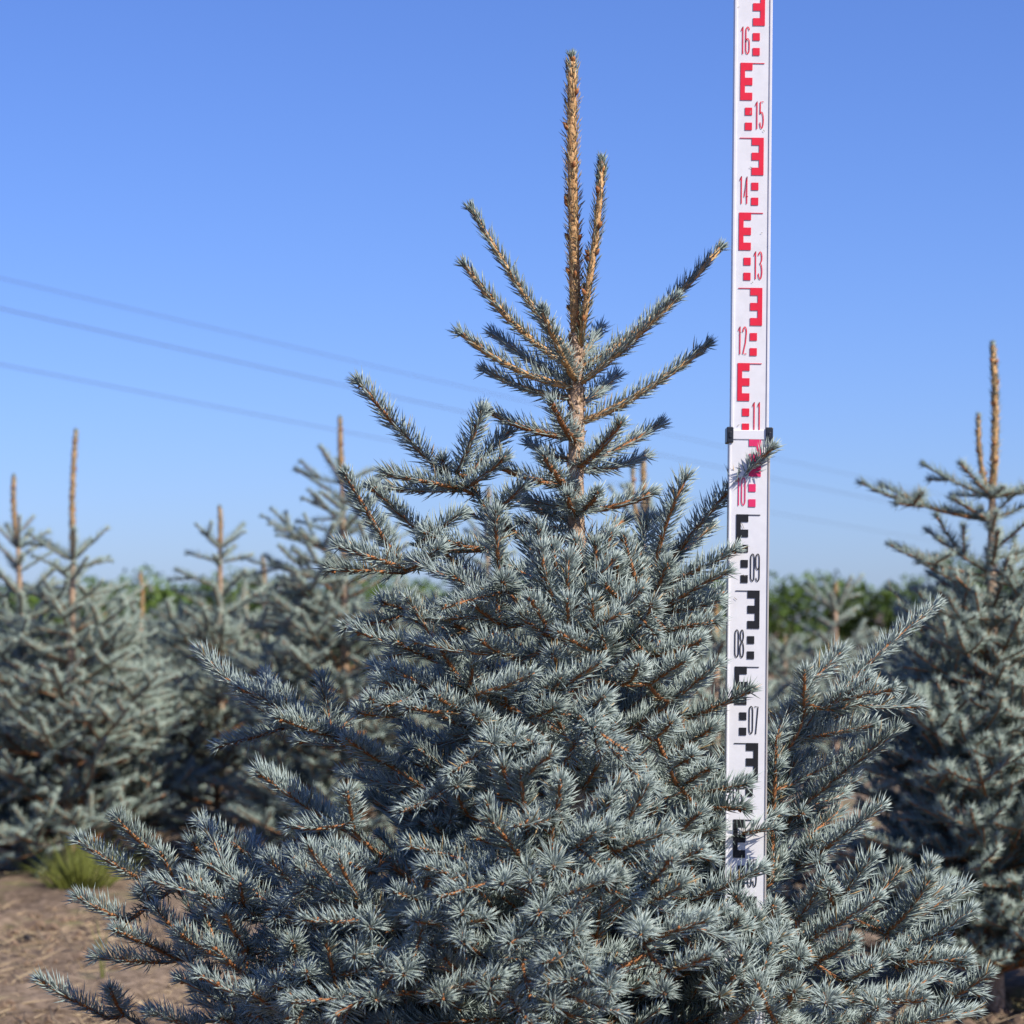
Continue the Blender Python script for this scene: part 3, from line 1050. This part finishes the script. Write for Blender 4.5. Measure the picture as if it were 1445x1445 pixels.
def bg_tree(label, tip, depth, radius=0.5, leader=0.20, lean=0.0, second=None, topwhorl=5, dens=1.0, group='blue spruces in the nursery', thin=1.0, topL=0.14, toppitch=26, apex=.16, arm=0, body=1.0):
    top = P(tip[0], tip[1], depth)
    H = top[2]
    bx = top[0] - lean * 0.6
    base = np.array([bx, depth, 0.0])
    root = link('blue_spruce', None, None, base)
    tag(root, label, 'spruce tree', group)
    lean += random.gauss(0, .012)
    zl = H - leader
    tp = np.array([[0, 0, -.03], [0, 0, zl * .3], [lean * .1, 0, zl * .65], [lean * .35, 0, zl]])
    g = Geo()
    s = np.linspace(0, 3, 24)
    pts = np.stack([np.interp(s, np.arange(4), tp[:, k]) for k in range(3)], 1)
    tube(g, pts, np.linspace(.027, .0085, 24) * thin, 4, 8, jitter=.04)
    link('trunk', g.mesh('trunk', TREE_MATS), root)
    g = Geo()
    lp = curve(tp[-1], (lean * .6, 0, H - .006), (random.gauss(0, .004), 0, 0), 5)
    leader_geo(g, lp, .0076 * thin, .0058 * thin, hi=False, dens=1000, width=.0026, length=.016, tint=(.55, .45))
    link('leader', g.mesh('leader', TREE_MATS), root)
    if second:
        q = P(second[0], second[1], depth) - base
        g = Geo()
        leader_geo(g, curve(tp[-1] + [0, 0, -.02], q, (-.01, 0, -.01), 5), .005, .0045, hi=False, dens=900, width=.002)
        link('leader', g.mesh('leader', TREE_MATS), root)

    def at(z):
        return np.array([np.interp(z, pts[:, 2], pts[:, 0]), 0, z])
    # top whorl, steep single shoots
    a0 = random.uniform(0, 6.28)
    for k in range(topwhorl):
        place_branch(root, BLIB, at(zl - .005), a0 + k * 6.283 / topwhorl + random.gauss(0, .2), math.radians(random.gauss(toppitch, 9)), topL * random.uniform(.8, 1.15))
    if arm:
        place_branch(root, BLIB, at(zl - .06), math.radians(182), math.radians(0), arm)
        place_branch(root, BLIB, at(zl - .19), math.radians(196), math.radians(0), arm * .85)
    z = zl - 0.07
    while z > 0.05:
        f = (zl - z) / zl
        R = radius * min(1, apex + 1.25 * f ** 0.85)
        n = int((5 if f < .22 else 7 * body) * dens + .5)
        a0 = random.uniform(0, 6.28)
        for k in range(n):
            pt = math.radians(random.gauss(16 - 10 * f, 7))
            place_branch(root, BLIB, at(max(z + random.uniform(-.03, .03), .05)), a0 + k * 6.283 / n + random.gauss(0, .15), pt,
                         min(R / math.cos(pt) * random.uniform(.75, 1.05), .58), random.gauss(0, .2))
        z -= 0.10 if f < .3 else 0.088
    return root


BG = [
    dict(label='blurred blue spruce at the left frame edge with a leaning bare leader', tip=(20, 672), depth=9.3, radius=.5, leader=.26, lean=-.07),
    dict(label='blurred full blue spruce at left with the tallest straight tan leader', tip=(101, 608), depth=8.8, radius=.58, leader=.44, lean=0.0, topL=.17),
    dict(label='blurred slender spruce with an open cross-shaped top left of the focused tree', tip=(312, 716), depth=9.6, radius=.46, leader=.15, topwhorl=4, topL=.15, dens=.85),
    dict(label='blurred dense spruce directly left of the focused tree, leader leaning left', tip=(480, 590), depth=8.7, radius=.52, leader=.22, lean=-.035, topL=.16, apex=.24),
    dict(label='low blurred spruce with a short bare leader between the full and slender spruces', tip=(200, 808), depth=10.6, radius=.5, leader=.2, topwhorl=3),
    dict(label='low blurred spruce whose thin leader rises between the slender and the dense spruce', tip=(375, 785), depth=11.5, radius=.5, leader=.15, topwhorl=4),
    dict(label='large blurred blue spruce at the right frame edge with twin leaders', tip=(1402, 487), depth=5.9, radius=.43, leader=.345, lean=.02, second=(1381, 592), topwhorl=7, topL=.16, toppitch=8, apex=.16, dens=1.2, arm=.31, body=1.9),
    dict(label='small brownish blurred spruce against the hedge right of the staff', tip=(1178, 822), depth=11.0, radius=.30, leader=.12, topwhorl=7, topL=.17, toppitch=36, apex=.3, dens=.7),
    dict(label='blurred spruce mostly hidden behind the focused tree, leader tips at its right', tip=(907, 650), depth=7.6, radius=.46, leader=.2, second=(893, 662)),
    dict(label='blurred spruce hidden behind the focused tree, thin leader left of its trunk', tip=(687, 690), depth=9.4, radius=.42, leader=.2),
    dict(label='pale blurred spruce seen just behind the lower half of the staff', tip=(1010, 835), depth=6.2, radius=.34, leader=.12, topwhorl=5),
    dict(label='farthest low blurred spruce just right of the slender one, its leader lowest at left', tip=(346, 822), depth=12.5, radius=.5, leader=.2, topwhorl=3),
]
BG += [
    dict(label='far faint low spruce beneath the hedge immediately right of the staff', tip=(1108, 896), depth=14.0, radius=.5, leader=.1, topwhorl=5, apex=.4),
    dict(label='far faint low spruce beneath the hedge beside the large right-hand spruce', tip=(1240, 890), depth=15.0, radius=.5, leader=.1, topwhorl=5, apex=.4),
    dict(label='far faint low spruce below the hedge left of the slender spruce', tip=(262, 856), depth=14.0, radius=.5, leader=.1, topwhorl=5, apex=.4),
]
for d in BG:
    bg_tree(**d)


# ------------------------------------------------------------------ weeds
def weed(name, label, px, py, n, h, spread, cat, w=.004):
    d = ground_depth(py)
    b = P(px, py, d)
    b[2] = 0.0
    root = link(name, None, None, b)
    tag(root, label, cat)
    g = Geo()
    a = rng.uniform(0, 6.28, n)
    q = rng.random(n)
    base = np.stack([np.cos(a) * .03 * spread * 5 * q, np.sin(a) * .03 * spread * 5 * q, np.full(n, -.003)], 1)
    dd = np.stack([np.cos(a) * spread * 2 * q, np.sin(a) * spread * 2 * q, np.full(n, 1.0)], 1)
    bend = np.stack([np.cos(a) * .35 * q, np.sin(a) * .35 * q, -.25 * q], 1)
    add_needles(g, base, dd, bend, h * rng.uniform(.55, 1.1, n), np.full(n, w), np.zeros(n), True, 0)
    link('blades', g.mesh('blades', [M_WEED]), root)['kind'] = 'stuff'


weed('grass_tuft', 'yellow-green feathery grass tuft on the soil below the left spruces', 112, 1268, 340, .22, .36, 'grass', .003)
weed('weed_stem', 'thin pale green weed stalk rising from the soil at lower left', 146, 1392, 3, .25, .03, 'weed', .0045)
